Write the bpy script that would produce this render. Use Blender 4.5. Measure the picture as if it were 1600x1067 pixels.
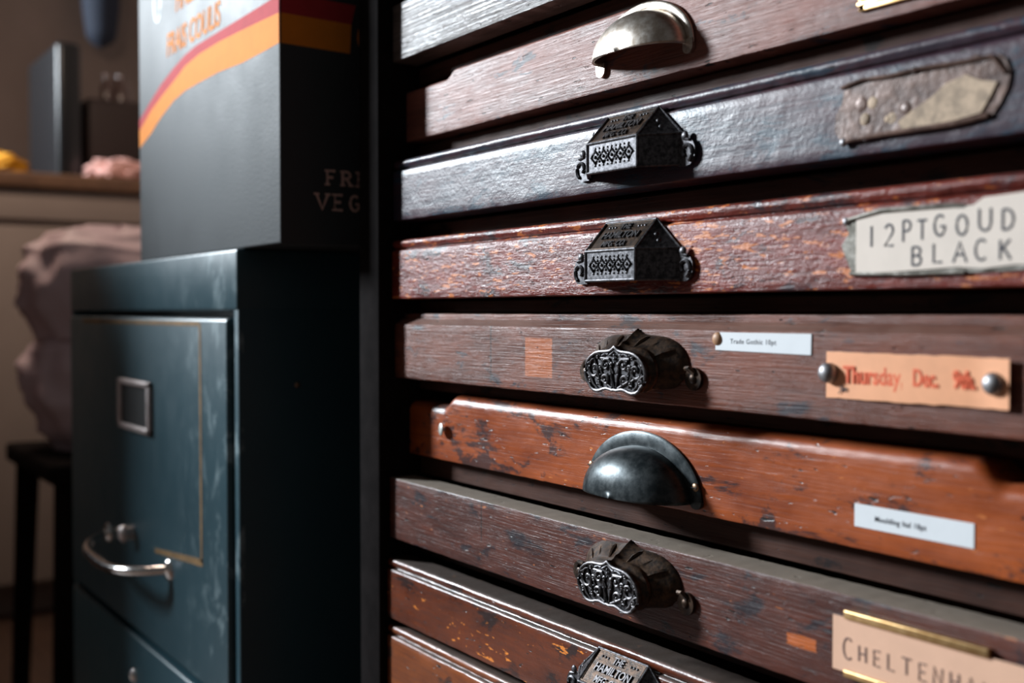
import bpy, bmesh, math, random
from mathutils import Vector, Matrix, noise

PI = math.pi
scene = bpy.context.scene
col = scene.collection
for o in list(bpy.data.objects):
    bpy.data.objects.remove(o)
random.seed(7)

# ------------------------------------------------------------------ camera, world, light, exposure
EYE = Vector((0.0, -0.35, 0.68))
cam = bpy.data.cameras.new('camera')
cam_o = bpy.data.objects.new('camera', cam)
col.objects.link(cam_o)
cam.sensor_width = 36.0
cam.lens = 39.58
_th = math.atan(1190 / 1759); _pt = math.atan(46 / 1759)
view = Vector((-math.cos(_th) * math.cos(_pt), math.sin(_th) * math.cos(_pt), -math.sin(_pt)))
cam_o.location = EYE
cam_o.rotation_euler = view.to_track_quat('-Z', 'Y').to_euler()
cam.clip_start = 0.01
cam.dof.use_dof = True
cam.dof.focus_distance = 0.565
cam.dof.aperture_fstop = 6.6
scene.camera = cam_o

world = bpy.data.worlds.new('world'); scene.world = world
world.use_nodes = True
world.node_tree.nodes['Background'].inputs[0].default_value = (1.0, 0.97, 0.96, 1)
world.node_tree.nodes['Background'].inputs[1].default_value = 0.06

WIN = Vector((-3.18, -1.62, 1.85))       # daylight through the window in the left wall
wl = bpy.data.lights.new('window_daylight', 'AREA'); wl.shape = 'RECTANGLE'
wl.size = 0.42; wl.size_y = 0.62; wl.energy = 245; wl.color = (0.86, 0.94, 1.0)
wlo = bpy.data.objects.new('window_daylight', wl); col.objects.link(wlo)
wlo.location = WIN
wlo.rotation_euler = (Vector((-0.45, 0.0, 0.66)) - WIN).to_track_quat('-Z', 'Y').to_euler()

rl = bpy.data.lights.new('room_lamp', 'AREA'); rl.shape = 'DISK'
rl.size = 0.22; rl.energy = 5.5; rl.color = (1.0, 0.78, 0.62)
rlo = bpy.data.objects.new('room_lamp', rl); col.objects.link(rlo)
rlo.location = (-2.02, -0.10, 1.62); rlo.rotation_euler = (0, 0.25, 0)

vs = scene.view_settings
vs.view_transform = 'Standard'; vs.look = 'None'; vs.gamma = 1.0; vs.exposure = 0.0
vs.use_curve_mapping = False

# ------------------------------------------------------------------ materials
def lin(r, g, b):
    f = lambda c: ((c / 255 + 0.055) / 1.055) ** 2.4 if c > 10 else c / 255 / 12.92
    return (f(r), f(g), f(b), 1)

def new_mat(name):
    m = bpy.data.materials.new(name); m.use_nodes = True
    nt = m.node_tree
    return m, nt, nt.nodes['Principled BSDF']

def nd(nt, t, **kw):
    n = nt.nodes.new(t)
    for k, v in kw.items():
        if hasattr(n, k): setattr(n, k, v)
        else: n.inputs[k].default_value = v
    return n

def coords(nt, scale, offs=(0, 0, 0)):
    tc = nt.nodes.new('ShaderNodeTexCoord'); mp = nt.nodes.new('ShaderNodeMapping')
    mp.inputs['Scale'].default_value = scale; mp.inputs['Location'].default_value = offs
    nt.links.new(tc.outputs['Object'], mp.inputs[0])
    return mp.outputs[0]

def noise_out(nt, vec, scale=1.0, detail=4.0, rough=0.6, dist=0.0):
    n = nt.nodes.new('ShaderNodeTexNoise')
    n.inputs['Scale'].default_value = scale; n.inputs['Detail'].default_value = detail
    n.inputs['Roughness'].default_value = rough; n.inputs['Distortion'].default_value = dist
    nt.links.new(vec, n.inputs['Vector'])
    return n.outputs[0]

def ramp(nt, src, stops):
    r = nt.nodes.new('ShaderNodeValToRGB')
    el = r.color_ramp.elements
    while len(el) > 1: el.remove(el[0])
    el[0].position = stops[0][0]; el[0].color = _c(stops[0][1])
    for p, c in stops[1:]:
        e = el.new(p); e.color = _c(c)
    nt.links.new(src, r.inputs[0])
    return r.outputs[0]

def _c(c):
    return (c, c, c, 1) if isinstance(c, (int, float)) else c

def mix(nt, fac, a, b, mode='MIX'):
    m = nt.nodes.new('ShaderNodeMix'); m.data_type = 'RGBA'; m.blend_type = mode
    for s, v in ((0, fac), (6, a), (7, b)):
        if hasattr(v, 'is_output') or isinstance(v, bpy.types.NodeSocket): nt.links.new(v, m.inputs[s])
        elif s == 0: m.inputs[0].default_value = v
        else: m.inputs[s].default_value = _c(v)
    return m.outputs[2]

def math_n(nt, op, a, b):
    m = nt.nodes.new('ShaderNodeMath'); m.operation = op
    for i, v in enumerate((a, b)):
        if isinstance(v, bpy.types.NodeSocket): nt.links.new(v, m.inputs[i])
        else: m.inputs[i].default_value = v
    return m.outputs[0]

def bump(nt, h, strength, distance, normal=None):
    b = nt.nodes.new('ShaderNodeBump')
    b.inputs['Strength'].default_value = strength; b.inputs['Distance'].default_value = distance
    nt.links.new(h, b.inputs['Height'])
    if normal is not None: nt.links.new(normal, b.inputs['Normal'])
    return b.outputs[0]

def wood(name, base, dark, stain, fleck, seed, grain=0.5, stain_t=0.6, fleck_t=0.72, rough=0.38, bumpd=0.0002,
         gz=700, gx=22, orange_peel=0.0, dust=0.0, dust_tone_c=(0.20, 0.165, 0.13, 1), patch=None, cracks=None, spec=0.5):
    """varnished old wood: grain streaks along x, blotches, ink stains, bare flecks, pits, optional dusty or dark tone on upward faces"""
    m, nt, p = new_mat(name)
    s = seed * 3.7
    g = noise_out(nt, coords(nt, (gx, 60, gz), (s, s, s)), 1, 5, 0.65, 0.6)
    b = noise_out(nt, coords(nt, (16, 16, 46), (s * 2, 1, 0)), 1, 4, 0.6)
    f = noise_out(nt, coords(nt, (95, 95, 330), (s, 5, 2)), 1, 3, 0.6)
    st = noise_out(nt, coords(nt, (30, 30, 75), (s, 9, s)), 1, 5, 0.7, 0.4)
    gr = ramp(nt, g, [(0.5 - grain * 0.3, 0.0), (0.5 + grain * 0.3, 1.0)])
    bl = ramp(nt, b, [(0.33, 0.0), (0.66, 1.0)])
    k = math_n(nt, 'MULTIPLY', math_n(nt, 'ADD', math_n(nt, 'MULTIPLY', gr, 0.55), math_n(nt, 'MULTIPLY', bl, 0.6)), 0.87)
    c = mix(nt, k, dark, base)
    stf = ramp(nt, st, [(stain_t, 0.0), (stain_t + 0.07, 1.0)])
    c = mix(nt, math_n(nt, 'MULTIPLY', stf, 0.85), c, stain)
    ff = ramp(nt, math_n(nt, 'MULTIPLY', math_n(nt, 'ADD', f, math_n(nt, 'MULTIPLY', b, 0.35)), 0.8),
              [(fleck_t, 0.0), (fleck_t + 0.03, 1.0)])
    c = mix(nt, ff, c, fleck)
    if patch:                                   # old sticker marks: bare rectangles (x, z, half width, half height)
        tc = nt.nodes.new('ShaderNodeTexCoord'); sx = nt.nodes.new('ShaderNodeSeparateXYZ')
        nt.links.new(tc.outputs['Object'], sx.inputs[0])
        jit = math_n(nt, 'MULTIPLY', math_n(nt, 'SUBTRACT', g, 0.5), 0.004)
        for (pxx, pz, hw, hh) in patch[0]:
            dx = math_n(nt, 'ABSOLUTE', math_n(nt, 'SUBTRACT', sx.outputs[0], pxx), 0)
            dz = math_n(nt, 'ABSOLUTE', math_n(nt, 'SUBTRACT', sx.outputs[2], pz), 0)
            q1 = math_n(nt, 'LESS_THAN', math_n(nt, 'ADD', dx, jit), hw)
            q2 = math_n(nt, 'LESS_THAN', math_n(nt, 'ADD', dz, jit), hh)
            q = math_n(nt, 'MULTIPLY', math_n(nt, 'MULTIPLY', q1, q2), math_n(nt, 'ADD', math_n(nt, 'MULTIPLY', gr, 0.5), 0.4))
            c = mix(nt, q, c, patch[1])
    if cracks:
        tc2 = nt.nodes.new('ShaderNodeTexCoord'); s2 = nt.nodes.new('ShaderNodeSeparateXYZ')
        nt.links.new(tc2.outputs['Object'], s2.inputs[0])
        for (cx_, cz_, chw, chh) in cracks:
            dx = math_n(nt, 'ABSOLUTE', math_n(nt, 'SUBTRACT', s2.outputs[0], cx_), 0)
            dz = math_n(nt, 'ABSOLUTE', math_n(nt, 'SUBTRACT', s2.outputs[2], cz_), 0)
            q = math_n(nt, 'MULTIPLY', math_n(nt, 'LESS_THAN', math_n(nt, 'ADD', dx, math_n(nt, 'MULTIPLY', math_n(nt, 'SUBTRACT', b, 0.5), 0.001)), chw), math_n(nt, 'LESS_THAN', dz, chh))
            c = mix(nt, q, c, (0.008, 0.006, 0.006, 1))
    # pores
    pr = noise_out(nt, coords(nt, (120, 120, 500), (s, 2, 7)), 1, 2, 0.5)
    pit = ramp(nt, pr, [(0.25, 0.0), (0.31, 1.0)])
    c = mix(nt, math_n(nt, 'SUBTRACT', 1.0, pit), c, (0.012, 0.010, 0.010, 1))
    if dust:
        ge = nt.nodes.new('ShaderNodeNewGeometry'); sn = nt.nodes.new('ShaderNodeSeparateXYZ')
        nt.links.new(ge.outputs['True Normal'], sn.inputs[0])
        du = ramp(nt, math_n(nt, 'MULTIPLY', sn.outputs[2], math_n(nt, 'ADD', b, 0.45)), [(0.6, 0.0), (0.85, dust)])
        c = mix(nt, du, c, dust_tone_c)
    nt.links.new(c, p.inputs['Base Color'])
    r = math_n(nt, 'ADD', rough - 0.10, math_n(nt, 'ADD', math_n(nt, 'MULTIPLY', bl, 0.10), math_n(nt, 'MULTIPLY', math_n(nt, 'SUBTRACT', 1.0, gr), 0.14)))
    if dust: r = math_n(nt, 'ADD', r, math_n(nt, 'MULTIPLY', du, 0.4))
    nt.links.new(r, p.inputs['Roughness'])
    p.inputs['Specular IOR Level'].default_value = spec
    n1 = bump(nt, math_n(nt, 'ADD', g, math_n(nt, 'MULTIPLY', pit, 0.6)), 1.0, bumpd)
    if orange_peel:
        op = noise_out(nt, coords(nt, (420, 420, 520), (s, 3, 3)), 1, 3, 0.6)
        n1 = bump(nt, op, 1.0, orange_peel, n1)
    lo = noise_out(nt, coords(nt, (45, 45, 60), (s, 4, 3)), 1, 2, 0.5)
    n1 = bump(nt, lo, 1.0, 0.0006, n1)
    nt.links.new(n1, p.inputs['Normal'])
    return m

def metal(name, c1, c2, rough=0.4, metallic=1.0, seed=0, bumpd=0.0001, scale=220, spec=0.5):
    m, nt, p = new_mat(name)
    a = noise_out(nt, coords(nt, (scale,) * 3, (seed, seed, 1)), 1, 4, 0.65)
    c = mix(nt, ramp(nt, a, [(0.38, 0.0), (0.62, 1.0)]), c1, c2)
    nt.links.new(c, p.inputs['Base Color'])
    nt.links.new(math_n(nt, 'ADD', rough - 0.1, math_n(nt, 'MULTIPLY', a, 0.2)), p.inputs['Roughness'])
    p.inputs['Metallic'].default_value = metallic
    p.inputs['Specular IOR Level'].default_value = spec
    nt.links.new(bump(nt, a, 1.0, bumpd), p.inputs['Normal'])
    return m

def plain(name, c, rough=0.6, var=0.12, scale=90, spec=0.4, bumpd=0.00004):
    m, nt, p = new_mat(name)
    a = noise_out(nt, coords(nt, (scale,) * 3), 1, 3, 0.6)
    d = tuple(x * (1 - var) for x in c[:3]) + (1,); l = tuple(min(1, x * (1 + var)) for x in c[:3]) + (1,)
    nt.links.new(mix(nt, ramp(nt, a, [(0.35, 0.0), (0.65, 1.0)]), d, l), p.inputs['Base Color'])
    p.inputs['Roughness'].default_value = rough
    p.inputs['Specular IOR Level'].default_value = spec
    nt.links.new(bump(nt, a, 1.0, bumpd), p.inputs['Normal'])
    return m

INK = (0.018, 0.022, 0.032, 1)
BARE = (0.52, 0.17, 0.04, 1)
W = {
 1: wood('weathered_oak_varnish', (0.17, 0.13, 0.115, 1), (0.05, 0.040, 0.038, 1), INK, (0.25, 0.12, 0.07, 1), 1, 0.3, 0.70, 0.80, 0.38, 0.0009, 520, 12),
 2: wood('worn_pinkish_mahogany', (0.33, 0.105, 0.070, 1), (0.10, 0.038, 0.028, 1), (0.03, 0.045, 0.065, 1), (0.36, 0.13, 0.07, 1), 2, 0.7, 0.61, 0.74, 0.44, 0.00035, 900, 40, spec=0.38),
 3: wood('blackened_varnish', (0.080, 0.022, 0.032, 1), (0.014, 0.024, 0.042, 1), (0.014, 0.040, 0.068, 1), (0.12, 0.035, 0.03, 1), 3, 0.6, 0.53, 0.80, 0.37, 0.0001, 700, 22, 0.00018, 0.15, spec=0.4),
 4: wood('flaking_red_varnish', (0.30, 0.036, 0.018, 1), (0.060, 0.012, 0.010, 1), (0.025, 0.018, 0.026, 1), (0.60, 0.17, 0.04, 1), 4, 0.7, 0.55, 0.61, 0.31, 0.0005, 560, 70, 0.0004, 0.15, spec=0.34),
 5: wood('dull_brown_mahogany', (0.27, 0.070, 0.032, 1), (0.050, 0.020, 0.016, 1), (0.020, 0.024, 0.036, 1), (0.42, 0.15, 0.05, 1), 5, 0.9, 0.57, 0.80, 0.40, 0.0005, 1100, 30, 0, 0.5, (0.16, 0.12, 0.10, 1),
         ([(-0.4935, 0.6555, 0.0125, 0.0105)], (0.60, 0.15, 0.030, 1)), [(-0.5405, 0.6560, 0.00045, 0.0160)], spec=0.3),
 6: wood('orange_brown_varnish', (0.50, 0.105, 0.016, 1), (0.14, 0.024, 0.010, 1), (0.022, 0.014, 0.018, 1), (0.65, 0.20, 0.05, 1), 6, 0.9, 0.545, 0.70, 0.34, 0.00022, 520, 26, 0, 0.1),
 7: wood('dark_scratched_mahogany', (0.15, 0.036, 0.019, 1), (0.026, 0.012, 0.012, 1), (0.012, 0.013, 0.020, 1), (0.45, 0.14, 0.045, 1), 7, 0.8, 0.55, 0.70, 0.38, 0.00035, 900, 34, 0, 0.95, (0.20, 0.165, 0.13, 1),
         ([(-0.306, 0.5480, 0.0075, 0.0024)], (0.75, 0.17, 0.025, 1)), [(-0.5445, 0.5600, 0.00045, 0.0120)], spec=0.36),
 8: wood('glossy_red_brown_varnish', (0.19, 0.038, 0.009, 1), (0.055, 0.013, 0.007, 1), (0.012, 0.009, 0.010, 1), (0.85, 0.26, 0.04, 1), 8, 0.7, 0.56, 0.67, 0.30, 0.00015, 420, 50, 0.0001, 0.95, (0.040, 0.027, 0.020, 1)),  # upward faces mixed towards a dark brown
 9: wood('amber_brown_varnish', (0.34, 0.085, 0.016, 1), (0.10, 0.024, 0.010, 1), (0.020, 0.012, 0.012, 1), (0.55, 0.20, 0.05, 1), 9, 0.7, 0.60, 0.75, 0.33, 0.0002, 600, 18, 0, 0.95, (0.045, 0.028, 0.020, 1)),  # top surfaces toned dark brown here too
}
M_frame = wood('dark_cabinet_frame_wood', (0.085, 0.032, 0.020, 1), (0.028, 0.013, 0.010, 1), (0.012, 0.009, 0.009, 1), (0.5, 0.18, 0.05, 1), 12, 0.6, 0.58, 0.76, 0.6, 0.0002, 600, 20, 0, 0.4, spec=0.15)
M_stile = plain('matte_black_wood', (0.011, 0.009, 0.009, 1), 0.95, 0.2, 60, 0.03)  # matte near-black tone, much darker than the frame wood
M_iron = metal('blackened_cast_iron', (0.035, 0.034, 0.038, 1), (0.135, 0.13, 0.14, 1), 0.44, 0.8, 1, 0.00012, 500)
M_worn = metal('worn_bright_iron', (0.07, 0.066, 0.07, 1), (0.17, 0.16, 0.165, 1), 0.44, 0.9, 14, 0.0001, 400)
M_iron_rust = metal('browned_cast_iron', (0.022, 0.015, 0.012, 1), (0.085, 0.046, 0.026, 1), 0.42, 0.6, 4, 0.00015, 350)
M_cup_iron = metal('worn_black_japanned_iron', (0.018, 0.026, 0.030, 1), (0.060, 0.070, 0.074, 1), 0.36, 0.6, 2, 0.00008, 160)
M_nickel = metal('worn_nickel', (0.55, 0.46, 0.38, 1), (0.74, 0.68, 0.62, 1), 0.36, 1.0, 3, 0.00005, 240)
M_screw = metal('brassy_screw', (0.30, 0.18, 0.11, 1), (0.42, 0.28, 0.18, 1), 0.4, 0.9, 5)
M_brass = metal('aged_brass', (0.55, 0.32, 0.13, 1), (0.70, 0.46, 0.22, 1), 0.38, 0.9, 6)
M_rust = metal('rusty_tin', (0.060, 0.028, 0.020, 1), (0.17, 0.095, 0.07, 1), 0.40, 0.15, 7, 0.0007, 90)
M_tin = metal('dull_tin', (0.13, 0.12, 0.10, 1), (0.30, 0.28, 0.25, 1), 0.40, 0.7, 8, 0.0003, 150)
M_steel = metal('steel_stud', (0.26, 0.25, 0.26, 1), (0.38, 0.37, 0.38, 1), 0.50, 0.9, 9)
M_chrome = metal('chrome', (0.75, 0.73, 0.72, 1), (0.85, 0.84, 0.83, 1), 0.15, 1.0, 10)
M_pewter = metal('pinkish_pewter', (0.50, 0.43, 0.42, 1), (0.62, 0.55, 0.54, 1), 0.42, 0.6, 11)
M_white = plain('white_label_paper', (0.80, 0.83, 0.86, 1), 0.55, 0.02)
M_cream = plain('cream_card', (0.80, 0.69, 0.60, 1), 0.6, 0.03)
M_orange = plain('orange_card', (0.92, 0.43, 0.23, 1), 0.6, 0.05)
M_peach = plain('peach_card', (0.86, 0.52, 0.36, 1), 0.6, 0.03)
M_tan = plain('torn_tan_paper', (0.45, 0.33, 0.23, 1), 0.7, 0.3, 260)
M_ink = plain('black_ink', (0.03, 0.03, 0.045, 1), 0.6, 0.1)
M_redink = plain('red_print', (0.85, 0.14, 0.05, 1), 0.6, 0.1)
M_pencil = plain('brown_pencil', (0.22, 0.13, 0.11, 1), 0.7, 0.1)
M_wrap = plain('copper_foil_corner', (0.45, 0.24, 0.13, 1), 0.5, 0.1)

# painted steel of the filing cabinet: teal with pale scuffs
FRONT_Y = -0.050
def teal_paint():
    m, nt, p = new_mat('teal_enamel')
    a = noise_out(nt, coords(nt, (7, 7, 9), (3, 1, 2)), 1, 4, 0.6)
    sc = noise_out(nt, coords(nt, (34, 34, 22), (1, 8, 2)), 1, 5, 0.7, 0.5)
    c = mix(nt, a, (0.016, 0.052, 0.070, 1), (0.030, 0.082, 0.105, 1))
    tc = nt.nodes.new('ShaderNodeTexCoord'); sx = nt.nodes.new('ShaderNodeSeparateXYZ'); nt.links.new(tc.outputs['Object'], sx.inputs[0])
    fr = math_n(nt, 'LESS_THAN', sx.outputs[1], FRONT_Y); near = ramp(nt, math_n(nt, 'ADD', math_n(nt, 'MULTIPLY', sx.outputs[0], 2.0), 0.5), [(0.74, 0.0), (1.0, 0.75)])
    s = math_n(nt, 'MULTIPLY', math_n(nt, 'MULTIPLY', ramp(nt, sc, [(0.53, 0.0), (0.68, 1.0)]), near), fr)
    sd = math_n(nt, 'SUBTRACT', 1.0, fr)
    c = mix(nt, s, c, (0.30, 0.40, 0.43, 1))
    nt.links.new(c, p.inputs['Base Color'])
    nt.links.new(math_n(nt, 'ADD', 0.30, math_n(nt, 'MULTIPLY', sc, 0.2)), p.inputs['Roughness'])
    nt.links.new(bump(nt, a, 1.0, 0.0008), p.inputs['Normal'])
    return m
M_teal = teal_paint()
M_tape = plain('old_tape_residue', (0.20, 0.11, 0.035, 1), 0.6, 0.3, 60)
M_dark = plain('dark_hollow', (0.012, 0.013, 0.014, 1), 0.6, 0.1)

def box_paper():
    m, nt, p = new_mat('black_printed_cardboard')
    a = noise_out(nt, coords(nt, (14, 14, 14), (2, 2, 2)), 1, 5, 0.6)
    c = mix(nt, a, (0.022, 0.026, 0.030, 1), (0.05, 0.058, 0.064, 1))
    nt.links.new(c, p.inputs['Base Color'])
    nt.links.new(math_n(nt, 'ADD', 0.46, math_n(nt, 'MULTIPLY', a, 0.30)), p.inputs['Roughness'])
    p.inputs['Specular IOR Level'].default_value = 0.38
    f = noise_out(nt, coords(nt, (260, 260, 420)), 1, 3, 0.6)
    nt.links.new(bump(nt, f, 1.0, 0.0002), p.inputs['Normal'])
    return m
M_box = box_paper()
M_bred = plain('red_print_band', (0.50, 0.040, 0.050, 1), 0.75, 0.05, 90, 0.15)
M_borange = plain('orange_print_band', (0.86, 0.27, 0.025, 1), 0.75, 0.04, 90, 0.15)
M_bpink = plain('dull_pink_lettering', (0.85, 0.55, 0.48, 1), 0.6, 0.05)
M_bline = plain('grey_print', (0.45, 0.50, 0.53, 1), 0.5, 0.05)

# ------------------------------------------------------------------ mesh helpers
class MB:
    def __init__(s): s.v = []; s.f = []; s.m = []
    def add(s, vs, fs, mi=0):
        b = len(s.v); s.v += [tuple(v) for v in vs]
        for f in fs: s.f.append([b + i for i in f]); s.m.append(mi)
    def box(s, x0, x1, y0, y1, z0, z1, mi=0, bev=0.0):
        if bev <= 0:
            vs = [(x, y, z) for x in (x0, x1) for y in (y0, y1) for z in (z0, z1)]
            s.add(vs, [(0, 1, 3, 2), (4, 6, 7, 5), (0, 4, 5, 1), (2, 3, 7, 6), (0, 2, 6, 4), (1, 5, 7, 3)], mi); return
        bm = bmesh.new(); bmesh.ops.create_cube(bm, size=1)
        for v in bm.verts:
            v.co = Vector(((x0 + x1) / 2 + v.co.x * (x1 - x0), (y0 + y1) / 2 + v.co.y * (y1 - y0), (z0 + z1) / 2 + v.co.z * (z1 - z0)))
        bmesh.ops.bevel(bm, geom=list(bm.edges), offset=bev, segments=3, profile=0.5, affect='EDGES')
        bm.verts.index_update()
        s.add([v.co for v in bm.verts], [[v.index for v in f.verts] for f in bm.faces], mi); bm.free()
    def bar(s, pts, r, n=8, mi=0, closed=False, flat=1.0, axis=None):
        """tube along a polyline, r a number or list; flat squashes it along axis"""
        pts = [Vector(p) for p in pts]; N = len(pts)
        rs = r if isinstance(r, (list, tuple)) else [r] * N
        rings = []; up = Vector((0, 0, 1)); ref = Vector((0.013, 0.02, 1)).normalized()
        for i, p in enumerate(pts):
            a = pts[(i - 1) % N] if (i > 0 or closed) else p
            b = pts[(i + 1) % N] if (i < N - 1 or closed) else p
            t = (b - a)
            t = t.normalized() if t.length > 1e-9 else Vector((1, 0, 0))
            rf = ref if abs(t.dot(ref)) < 0.95 else Vector((1, 0, 0))
            u = t.cross(rf).normalized(); w = t.cross(u).normalized()
            ring = []
            for k in range(n):
                an = 2 * PI * k / n
                d = (u * math.cos(an) + w * math.sin(an)) * rs[i]
                if axis is not None: ax = Vector(axis); d -= ax * d.dot(ax) * (1 - flat)
                ring.append(p + d)
            rings.append(ring)
        vs = [v for ring in rings for v in ring]; fs = []
        for i in range(N if closed else N - 1):
            j = (i + 1) % N
            for k in range(n):
                k2 = (k + 1) % n
                fs.append((i * n + k, i * n + k2, j * n + k2, j * n + k))
        if not closed:
            fs.append(tuple(reversed(range(n)))); fs.append(tuple((N - 1) * n + k for k in range(n)))
        s.add(vs, fs, mi)
    def dome(s, c, r, h, d=(0, -1, 0), n=20, k=7, mi=0, skirt=0.0):
        """domed head of radius r, height h, pointing along d"""
        q = Vector(d).to_track_quat('Z', 'Y'); c = Vector(c); vs = []; fs = []
        rows = [(1.0, -skirt)] if skirt else []
        rows += [(math.cos(PI / 2 * i / k), math.sin(PI / 2 * i / k) * h) for i in range(k)]
        for rr, hh in rows:
            for j in range(n):
                a = 2 * PI * j / n
                vs.append(c + q @ Vector((rr * r * math.cos(a), rr * r * math.sin(a), hh)))
        vs.append(c + q @ Vector((0, 0, h))); R = len(rows)
        for i in range(R - 1):
            for j in range(n):
                fs.append((i * n + j, i * n + (j + 1) % n, (i + 1) * n + (j + 1) % n, (i + 1) * n + j))
        for j in range(n): fs.append(((R - 1) * n + j, (R - 1) * n + (j + 1) % n, R * n))
        fs.append(tuple(reversed(range(n))))
        s.add(vs, fs, mi)
    def grid(s, rows, mi=0, wrap=False):
        nr = len(rows); nc = len(rows[0]); fs = []
        for i in range(nr - 1):
            for j in range(nc if wrap else nc - 1):
                j2 = (j + 1) % nc
                fs.append((i * nc + j, i * nc + j2, (i + 1) * nc + j2, (i + 1) * nc + j))
        s.add([v for r in rows for v in r], fs, mi)
    def prism(s, pts, d, mi=0):
        """solid: closed outline pts pushed along d"""
        d = Vector(d); a = [Vector(p) for p in pts]; n = len(a)
        fs = [tuple(range(n)), tuple(reversed(range(n, 2 * n)))]
        fs += [(i, (i + 1) % n, n + (i + 1) % n, n + i) for i in range(n)]
        s.add(a + [p + d for p in a], fs, mi)
    def text(s, txt, size, origin, ux, uz, depth=0.0002, mi=0, sx=1.0, bold=0.0, shear=0.0, center=False, spacing=1.0):
        """raised lettering: ux text direction, uz text up, normal = ux x uz"""
        cu = bpy.data.curves.new('t', 'FONT'); cu.body = txt; cu.size = 1.0; cu.resolution_u = 4
        cu.extrude = 0.5; cu.offset = bold; cu.shear = shear; cu.space_character = spacing
        if center: cu.align_x = 'CENTER'
        o = bpy.data.objects.new('t', cu); col.objects.link(o)
        bpy.context.view_layer.update()
        me = bpy.data.meshes.new_from_object(o.evaluated_get(bpy.context.evaluated_depsgraph_get()))
        ux = Vector(ux).normalized(); uz = Vector(uz).normalized(); un = ux.cross(uz); og = Vector(origin)
        s.add([og + ux * (v.co.x * size * sx) + uz * (v.co.y * size) + un * ((v.co.z + 0.35) * depth) for v in me.vertices],
              [tuple(p.vertices) for p in me.polygons], mi)
        bpy.data.objects.remove(o); bpy.data.curves.remove(cu); bpy.data.meshes.remove(me)
    def build(s, name, mats, parent=None, smooth=35, loc=None, label=None):
        me = bpy.data.meshes.new(name); me.from_pydata(s.v, [], s.f); me.update()
        for m in (mats if isinstance(mats, (list, tuple)) else [mats]): me.materials.append(m)
        for p, mi in zip(me.polygons, s.m): p.material_index = mi
        bm = bmesh.new(); bm.from_mesh(me); bmesh.ops.recalc_face_normals(bm, faces=bm.faces); bm.to_mesh(me); bm.free()
        if smooth:
            me.shade_smooth()
            me.set_sharp_from_angle(angle=math.radians(smooth))
        o = bpy.data.objects.new(name, me); col.objects.link(o)
        if parent is not None:
            o.parent = parent
        if loc is not None: o.location = loc
        if label: o['label'] = label
        return o

def thing(name, label, cat, loc=(0, 0, 0), group=None):
    o = bpy.data.objects.new(name, None); col.objects.link(o); o.empty_display_size = 0.05
    o.location = loc; o['label'] = label; o['category'] = cat
    if group: o['group'] = group
    return o
def tag(o, label, cat, group=None):
    o['label'] = label; o['category'] = cat
    if group: o['group'] = group
    return o

# stroke letters on a 1 x 1 cell, used for handwriting and for the slab lettering
def arc(cx, cz, rx, rz, a0, a1, n=12):
    return [(cx + rx * math.cos(math.radians(a0 + (a1 - a0) * i / n)), cz + rz * math.sin(math.radians(a0 + (a1 - a0) * i / n))) for i in range(n + 1)]
S = {
 '1': [[(.5, 0), (.5, 1)]],
 '2': [arc(.5, .72, .35, .28, 160, -30) + [(.1, 0), (.9, 0)]],
 'P': [[(.15, 0), (.15, 1)], [(.15, 1)] + arc(.5, .75, .38, .25, 90, -90) + [(.15, .5)]],
 'T': [[(.5, 0), (.5, 1)], [(0, 1), (1, 1)]],
 'G': [arc(.5, .5, .42, .5, 50, 330) + [(.9, .45), (.55, .45)]],
 'O': [arc(.5, .5, .42, .5, 0, 360)],
 'U': [[(.1, 1)] + arc(.5, .35, .4, .35, 180, 360) + [(.9, 1)]],
 'D': [[(.12, 0), (.12, 1)], [(.12, 1)] + arc(.35, .5, .55, .5, 80, -80) + [(.12, 0)]],
 'Y': [[(0, 1), (.5, .5), (1, 1)], [(.5, .5), (.5, 0)]],
 'B': [[(.12, 0), (.12, 1)], [(.12, 1)] + arc(.5, .76, .32, .24, 90, -90) + [(.12, .52)] + arc(.52, .26, .36, .26, 90, -90) + [(.12, 0)]],
 'L': [[(.15, 1), (.15, 0), (.85, 0)]],
 'A': [[(0, 0), (.5, 1), (1, 0)], [(.2, .38), (.8, .38)]],
 'C': [arc(.55, .5, .45, .5, 50, 310)],
 'K': [[(.12, 0), (.12, 1)], [(.85, 1), (.14, .45)], [(.35, .6), (.9, 0)]],
 'H': [[(.1, 0), (.1, 1)], [(.9, 0), (.9, 1)], [(.1, .5), (.9, .5)]],
 'E': [[(.85, 0), (.15, 0), (.15, 1), (.85, 1)], [(.15, .52), (.7, .52)]],
 'N': [[(.1, 0), (.1, 1), (.9, 0), (.9, 1)]],
 'M': [[(.05, 0), (.1, 1), (.5, .35), (.9, 1), (.95, 0)]],
 'F': [[(.15, 0), (.15, 1), (.9, 1)], [(.15, .52), (.7, .52)]],
 'R': [[(.15, 0), (.15, 1)], [(.15, 1)] + arc(.5, .75, .36, .25, 90, -90) + [(.15, .5)], [(.5, .5), (.95, 0)]],
 'I': [[(.5, 0), (.5, 1)]],
 'S': [arc(.5, .75, .36, .25, 40, 270) + arc(.5, .25, .38, .25, 90, -140)],
 'V': [[(0, 1), (.5, 0), (1, 1)]],
 ' ': [],
}
SERIF = {'F': [(.15, 0), (.15, 1)], 'R': [(.15, 0), (.15, 1), (.95, 0)], 'E': [(.15, 0), (.15, 1)], 'V': [(0, 1), (1, 1)], 'I': [(.5, 0), (.5, 1)],
         'H': [(.1, 0), (.1, 1), (.9, 0), (.9, 1)], 'T': [(.5, 0)], 'A': [(0, 0), (1, 0)], 'B': [], 'L': [(.15, 1)]}
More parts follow.
